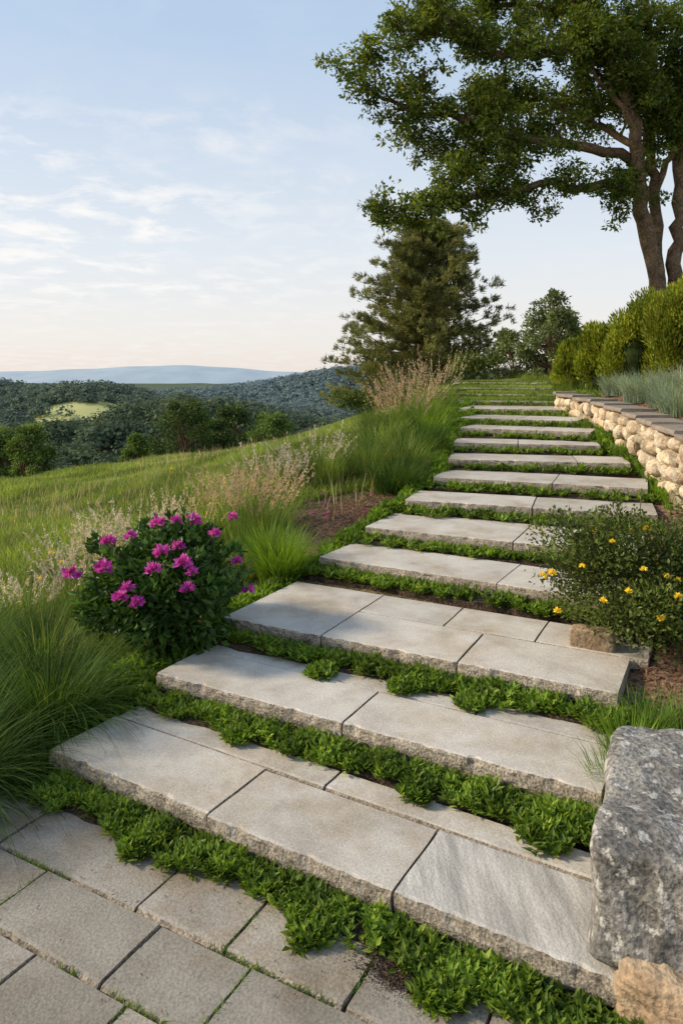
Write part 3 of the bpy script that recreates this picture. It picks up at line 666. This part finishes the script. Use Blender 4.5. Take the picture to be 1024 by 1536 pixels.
# ---------------------------------------------------------------- oak tree
oak=empty('oak_tree')
wd=MB(); lf=MB()
limbs=[
 ([(6.15,14,1.6),(6.03,14,3.3),(5.74,14,4.58),(5.64,13.9,5.34),(5.5,13.8,6.36),(5.05,13.6,7.2),(4.4,13.4,8.3),(3.9,13.2,9.3)],.17,.05),
 ([(6.3,14.2,1.6),(6.15,14.2,3.3),(6.1,14.3,4.96),(6.02,14.4,6.23),(6.15,14.6,8),(6.0,14.6,9.6)],.13,.05),
 ([(6.5,14.1,1.6),(6.40,14.1,3.5),(6.55,14.2,4.96),(6.45,14.2,6.9),(6.9,14.2,8.6)],.16,.06),
 ([(5.64,13.95,5.05),(4.94,13.8,5.2),(4.3,13.6,5.08),(3.8,13.5,5.16),(3.03,13.3,4.93),(2.27,13.1,4.78),(1.4,13.0,4.62),(.75,12.9,4.55)],.10,.018),
 ([(6.05,14.3,5.6),(5.0,13.9,5.86),(3.95,13.8,6.02),(3.05,13.7,6.1),(2.1,13.6,6.4),(1.15,13.5,6.55),(.45,13.4,6.85)],.11,.02),
 ([(5.55,13.8,6.1),(4.94,13.4,7.2),(4.2,13.2,7.5),(3.2,13.1,7.3),(2.1,13.0,7.55),(1.3,12.9,7.6)],.09,.02),
 ([(6.1,14.5,7.0),(5.6,14.6,7.9),(4.9,14.5,8.5),(3.7,14.4,8.9),(2.6,14.3,8.7),(1.9,14.2,8.4)],.09,.02),
 ([(6.05,14.3,5.9),(5.3,15.0,6.7),(4.5,15.4,7.3),(3.7,15.4,7.4),(2.8,15.3,7.1)],.08,.02),
 ([(6.5,14.2,6.5),(7.2,13.8,7.2),(7.9,13.5,7.5),(8.6,13.5,7.6)],.1,.03),
 ([(6.5,14.2,5.6),(7.2,14.4,6.1),(8.0,14.5,6.3),(8.8,14.5,6.4)],.1,.03),
 ([(5.62,13.9,5.6),(5.35,13.6,6.3),(4.9,13.5,6.9),(4.4,13.4,7.3)],.07,.02),
 ([(6.12,14.3,5.2),(6.35,14.0,6.0),(6.8,13.8,6.9),(7.0,13.8,7.8)],.07,.02),
 ([(5.7,14.0,4.9),(5.45,13.8,5.3),(5.25,13.6,5.15),(5.15,13.5,4.8)],.03,.01),
 ([(3.95,13.8,6.02),(3.2,13.6,5.7),(2.4,13.5,5.55),(1.7,13.4,5.7)],.04,.012),
]
tips=[]
for li,(pts,r0,r1) in enumerate(limbs):
    m=len(pts)*5; P=smoothline(pts,m); P[3:]+=R.normal(0,.025,(m-3,3))
    rad=np.linspace(1,0,m)**.8*(r0-r1)+r1
    if li<3: rad[:4]*=[1.35,1.2,1.1,1.04]
    tube(wd,P,rad,10,0,.05)
    start=.6 if li<3 else (.25 if li in(4,10,11) else .16)
    nb=int(np.linalg.norm(np.diff(P,axis=0),axis=1).sum()*(1-start)*6.0)
    for b_ in range(nb):
        t=start+(1-start)*(b_+R.uniform())/nb; i=min(int(t*(m-1)),m-2); o_=P[i]
        tl=(.42 if li in(3,12) else .74)*(1.15-.4*t)
        if li==3 and t<.45 and R.uniform()<.8: continue
        d=rvec(1)[0]; d[2]=abs(d[2])*.9-.2 if li!=3 else d[2]*.5+.12; 
        ax=norm(P[i+1]-P[i]); d=norm(d+ax*.6)
        ln=tl*R.uniform(.5,1.35); e1=o_+d*ln*.55+R.normal(0,.05,3); e2=o_+d*ln+np.array([0,0,R.uniform(-.1,.12)])
        tube(wd,smoothline([o_,e1,e2],5),np.linspace(rad[i]*.4+.006,.006,5),5)
        tips.append((e1,.5)); tips.append((e2,1.0))
        for _ in range(2):
            e3=e2+rvec(1)[0]*np.array([.42,.42,.32]); tube(wd,[e2,(e2+e3)/2+R.normal(0,.03,3),e3],[.007,.005,.003],4); tips.append((e3,.8))
    tips.append((P[-1],1))
for c_,w_ in tips:
    if c_[2]<4.1: continue
    if c_[0]>5.3 and c_[2]<6.0 and R.uniform()<.65: continue
    for _ in range(3):
        q=c_+R.normal(0,.11,3); rr=R.uniform(.09,.20)
        cluster(lf,q,(rr*1.2,rr*1.2,rr*.75),int(50*w_),.095,.046,0,up=-.05,fill=.6)
wd.build('trunk_and_limbs',[M_bark],True,oak); lf.build('leaves',[M_oak],False,oak)

# ---------------------------------------------------------------- pine tree
pine=empty('pine_tree'); wd=MB(); lf=MB()
bx,by,bz=2.35,22.0,.4
H=5.7; tube(wd,smoothline([(bx,by,bz),(bx+.03,by,bz+2),(bx+.1,by,bz+4),(bx+.28,by,bz+H-.1)],14),np.linspace(.16,.02,14),8)
def pw(t): return np.interp(t,[0,.08,.2,.35,.5,.65,.8,.92,1.0],[2.4,2.7,2.7,2.4,2.05,1.7,1.35,1.0,.45])
nbr=175
for i in range(nbr):
    t=.02+.97*(i/nbr)**.95; z=bz+.15+t*(H-.2); a_=i*2.399+R.normal(0,.3)
    ln=pw(t)*R.uniform(.55,1.14)
    x0=bx+.28*t**2; tip=np.array([x0+math.cos(a_)*ln,by+math.sin(a_)*ln,z+ln*R.uniform(-.02,.18)+.10])
    mid=np.array([x0+math.cos(a_)*ln*.5,by+math.sin(a_)*ln*.5,z-.03*ln])
    P=smoothline([(x0,by,z),mid,tip],9); tube(wd,P,np.linspace(.03,.007,9),5)
    for j in range(2,9):
        for _ in range(5):
            c_=P[j]+R.normal(0,1,3)*np.array([.15,.15,.035])*(.5+.8*ln/2)+np.array([0,0,.04]); m=28
            a2=norm(P[-1]-P[0])
            D=norm(rvec(m)*.7+a2*.7+np.array([0,0,.5])); 
            kites(lf,c_+rvec(m)*R.uniform(0,.10,(m,1)),D,rvec(m),.15*R.uniform(.6,1.2,m),.022,0)
wd.build('trunk_and_branches',[M_bark],True,pine); lf.build('needles',[M_pine],False,pine)

# ---------------------------------------------------------------- small deciduous trees
def tree(name,x,y,zb,H,W,mat,nc=40,nl=120,leaf=.1,asym=0,lo=.25):
    T=empty(name); wd=MB(); lf=MB()
    P=smoothline([(x,y,zb),(x+R.normal(0,.03)*H,y,zb+H*.4),(x+R.normal(0,.03)*H+asym,y,zb+H*.92)],10)
    tube(wd,P,np.linspace(H*.03,H*.005,10),7)
    for i in range(nc):
        t=lo+(1-lo)*R.uniform(0,1); rr=W*.5*math.sin(math.pi*min(max((t-lo*.5)/(1-lo*.5),.08),.93))**.6
        a_=R.uniform(0,6.28); r_=rr*math.sqrt(R.uniform(.1,1))
        c_=np.array([x+math.cos(a_)*r_,y+math.sin(a_)*r_,zb+H*t]); k=min(int(t*.75*9),8)
        tube(wd,[P[k],(P[k]+c_)/2+np.array([0,0,-.03*H]),c_],[H*.009,H*.006,H*.003],5)
        s=W*R.uniform(.10,.18); cluster(lf,c_,(s,s,s*.7),nl,leaf,leaf*.55,0,up=.1,fill=.5)
    wd.build('trunk_and_branches',[M_bark],True,T); lf.build('leaves',[mat],False,T)
tree('small_tree',4.95,17.5,1.2,2.3,1.5,M_small,50,170,.09,lo=.15)
tree('small_tree',4.3,18.6,.9,1.7,1.5,M_small,36,150,.09,lo=.1)
tree('small_tree',5.5,18.6,1.2,1.9,1.6,M_small,34,140,.09,lo=.1)
for (x,y,zt,Hh,Ww,mt_) in [(-9.8,46,-.4,6.2,4.0,M_valt),(-7.7,52,-.95,5.8,3.6,M_valt),(-4.7,50,-1.4,4.6,3.6,M_valt2),(-17.8,42,-1.5,5.5,2.8,M_valt2),(-20.3,44,-2.0,5.4,3.4,M_valt2),(-13.4,48,-2.6,3.6,1.8,M_valt2),(-24,46,-1.4,6,4,M_valt),(-8.6,49,-1.7,4.6,2.8,M_valt)]:
    tree('deciduous_tree',x,y,zt-Hh,Hh,Ww,mt_,70,150,.19,lo=.12)
for x,y,r,h in [(1.0,17.5,.55,.7),(.55,18.4,.6,.6),(1.6,18.2,.5,.6),(3.6,18.5,.6,.7)]:
    mb=MB(); z=gz(x,y)
    for j in range(7): cluster(mb,(x+R.normal(0,r*.4),y+R.normal(0,r*.3),z+h*R.uniform(.3,.8)),(r*.5,r*.5,h*.35),160,.11,.05,0)
    mb.build('round_shrub',[M_ybush])

# ---------------------------------------------------------------- meadow grass blades
mb=MB()
N=330000; y=4+14*R.uniform(0,1,N)**1.25; x=R.uniform(-.56,.2,N)*y
ok=(x<leftx(y)-.35)&(x>-11); x,y=x[ok],y[ok]; mk_=mulchmask(x,y); ok=mk_<.35; x,y=x[ok],y[ok]
nn=len(x); z=hz(x,y)
hf=.10+.07*np.sin(x*1.7+y*.9)*np.sin(y*1.3+.6*x)+.02
blades(mb,np.c_[x,y,z-.01],R.uniform(0,6.28,nn),np.clip(hf,.035,.2)*R.uniform(.6,1.4,nn),R.uniform(.2,.9,nn),.0045+.0009*y,2)
mb.build('meadow_grass',[M_mead])
mb=MB(); N=4200; y=R.uniform(5,16,N); x=R.uniform(-.56,.1,N)*y; ok=(x<leftx(y)-.5)&(np.sin(x*.9+y*.5)*np.sin(y*.8)+R.normal(0,.3,N)>.1); x,y=x[ok],y[ok]; nn=len(x)
blades(mb,np.c_[x,y,hz(x,y)],R.uniform(0,6.28,nn),R.uniform(.16,.34,nn),R.uniform(.1,.5,nn),.006,3)
mb.build('tall_meadow_grass',[M_plume])
mb=MB()
for k in range(9,NS):
    l,e,g,Lt,going=treads[k]; m=4200 if k>=12 else 500
    u=R.uniform(0,1,m)*Lt; s=R.uniform(.05 if k>=12 else going-.25,going,m); q=l+e*u[:,None]+g*s[:,None]
    blades(mb,np.c_[q,np.full(m,Z[k]-.005)],R.uniform(0,6.28,m),R.uniform(.03,.075,m),R.uniform(.2,.9,m),.010,2)
m=9000; y=R.uniform(10.5,19,m); x=np.where(R.uniform(0,1,m)<.5,leftx(y)-R.uniform(0,1.3,m),rightx(y)+R.uniform(0,.9,m)); 
blades(mb,np.c_[x,y,hz(x,y)],R.uniform(0,6.28,m),R.uniform(.06,.2,m),R.uniform(.2,.9,m),.011,2)
mb.build('turf_grass',[M_mead])
mb=MB(); N=26000
reg=R.uniform(0,1,N)
x=np.where(reg<.3,R.normal(.15,.4,N),np.where(reg<.55,R.uniform(1.0,2.3,N),0)); y=np.where(reg<.3,R.normal(6.2,.5,N),np.where(reg<.55,R.uniform(2.4,4.2,N),0))
yt=R.uniform(5,12.5,N); xt=xwall(yt)+R.uniform(.2,2.2,N); x=np.where(reg>=.55,xt,x); y=np.where(reg>=.55,yt,y)
ok=(x<leftx(y)-.08)|(x>rightx(y)+.08); x,y=x[ok],y[ok]; nn=len(x)
P=np.c_[x,y,hz(x,y)+R.uniform(.0,.02,nn)]; D=rvec(nn); D[:,2]*=.25; D=norm(D)
kites(mb,P,D,np.tile([0,0,1.],(nn,1))+.3*rvec(nn),.06*R.uniform(.4,1.3,nn),.008,0)
mb.build('bark_mulch',[M_straw])
mb=MB(); N=220; u=R.uniform(-1.6,1.3,N); v=R.uniform(-.9,.3,N); q=A0+e0*u[:,None]+g0*v[:,None]
P=np.c_[q,np.full(N,.006)]; D=rvec(N); D[:,2]*=.1; D=norm(D)
kites(mb,P,D,np.tile([0,0,1.],(N,1))+.2*rvec(N),.012*R.uniform(.4,1.6,N),.005,0)
mb.build('leaf_litter',[M_straw])

# ---------------------------------------------------------------- world, sun, camera
w=bpy.data.worlds.new("World"); scene.world=w; w.use_nodes=True; nt=w.node_tree; nt.nodes.clear(); L=nt.links
EL,AZ=math.radians(31),math.radians(-88)
sky=nd(nt,'ShaderNodeTexSky'); sky.sky_type='NISHITA'; sky.sun_disc=False; sky.sun_elevation=EL; sky.sun_rotation=AZ; sky.dust_density=2.0; sky.air_density=1.0
tc=nd(nt,'ShaderNodeTexCoord'); sp=nd(nt,'ShaderNodeSeparateXYZ'); L.new(tc.outputs['Generated'],sp.inputs[0])
S=1/.13
gr=ramp(nt,[(0,(.98,.90,.83)),(.05,(.96,.925,.895)),(.16,(.84,.89,.945)),(.42,(.54,.69,.89)),(1,(.44,.57,.78))],sp.outputs[2])
gsc=nd(nt,'ShaderNodeVectorMath',operation='SCALE'); gsc.inputs['Scale'].default_value=S; L.new(gr.outputs[0],gsc.inputs[0])
base=mixc(nt,.85,sky.outputs[0],gsc.outputs[0])
zc=nd(nt,'ShaderNodeMath',operation='ADD'); L.new(sp.outputs[2],zc.inputs[0]); zc.inputs[1].default_value=.12
dx=nd(nt,'ShaderNodeMath',operation='DIVIDE'); L.new(sp.outputs[0],dx.inputs[0]); L.new(zc.outputs[0],dx.inputs[1])
dy=nd(nt,'ShaderNodeMath',operation='DIVIDE'); L.new(sp.outputs[1],dy.inputs[0]); L.new(zc.outputs[0],dy.inputs[1])
cb=nd(nt,'ShaderNodeCombineXYZ'); L.new(dx.outputs[0],cb.inputs[0]); L.new(dy.outputs[0],cb.inputs[1])
n1=nd(nt,'ShaderNodeTexNoise'); n1.inputs['Scale'].default_value=4.2; n1.inputs['Detail'].default_value=10; n1.inputs['Roughness'].default_value=.62; n1.inputs['Distortion'].default_value=.3; L.new(cb.outputs[0],n1.inputs['Vector'])
n2=nd(nt,'ShaderNodeTexNoise'); n2.inputs['Scale'].default_value=.9; n2.inputs['Detail'].default_value=3; L.new(cb.outputs[0],n2.inputs['Vector'])
c1=ramp(nt,[(.46,(0,)*3),(.64,(1,)*3)],n1.outputs[0]); c2=ramp(nt,[(.34,(0,)*3),(.54,(1,)*3)],n2.outputs[0])
mr=nd(nt,'ShaderNodeMapRange'); L.new(sp.outputs[0],mr.inputs[0]); mr.inputs[1].default_value=.12; mr.inputs[2].default_value=-.25; mr.inputs[3].default_value=.08; mr.inputs[4].default_value=1
mz=ramp(nt,[(.05,(.35,)*3),(.13,(1,)*3),(.28,(.95,)*3),(.36,(.1,)*3)],sp.outputs[2])
m1=nd(nt,'ShaderNodeMath',operation='MULTIPLY'); L.new(c1.outputs[0],m1.inputs[0]); L.new(c2.outputs[0],m1.inputs[1])
m2=nd(nt,'ShaderNodeMath',operation='MULTIPLY'); L.new(m1.outputs[0],m2.inputs[0]); L.new(mr.outputs[0],m2.inputs[1])
m3=nd(nt,'ShaderNodeMath',operation='MULTIPLY'); L.new(m2.outputs[0],m3.inputs[0]); L.new(mz.outputs[0],m3.inputs[1])
m4=nd(nt,'ShaderNodeMath',operation='MULTIPLY'); L.new(m3.outputs[0],m4.inputs[0]); m4.inputs[1].default_value=.9
fin=mixc(nt,m4.outputs[0],base,(1.0*S,.98*S,.96*S))
bg=nd(nt,'ShaderNodeBackground'); bg.inputs[1].default_value=.13; L.new(fin,bg.inputs[0])
o=nd(nt,'ShaderNodeOutputWorld'); L.new(bg.outputs[0],o.inputs[0])

sd=Vector((math.sin(AZ)*math.cos(EL),math.cos(AZ)*math.cos(EL),math.sin(EL)))
sl=bpy.data.lights.new('sun','SUN'); sl.energy=4.9; sl.angle=math.radians(8); sl.color=(1,.83,.61)
so=bpy.data.objects.new('sun',sl); scene.collection.objects.link(so); so.rotation_euler=sd.to_track_quat('Z','Y').to_euler()

cam=bpy.data.cameras.new('camera'); co=bpy.data.objects.new('camera',cam); scene.collection.objects.link(co)
co.location=(0,0,1.7); co.rotation_euler=(math.radians(90),0,0)
cam.sensor_width=36; cam.lens=36*1100/1536; cam.shift_y=-(768-556)/1536; cam.clip_end=40000; cam.clip_start=.05
scene.camera=co
scene.view_settings.view_transform='Standard'; scene.view_settings.look='None'; scene.view_settings.exposure=0
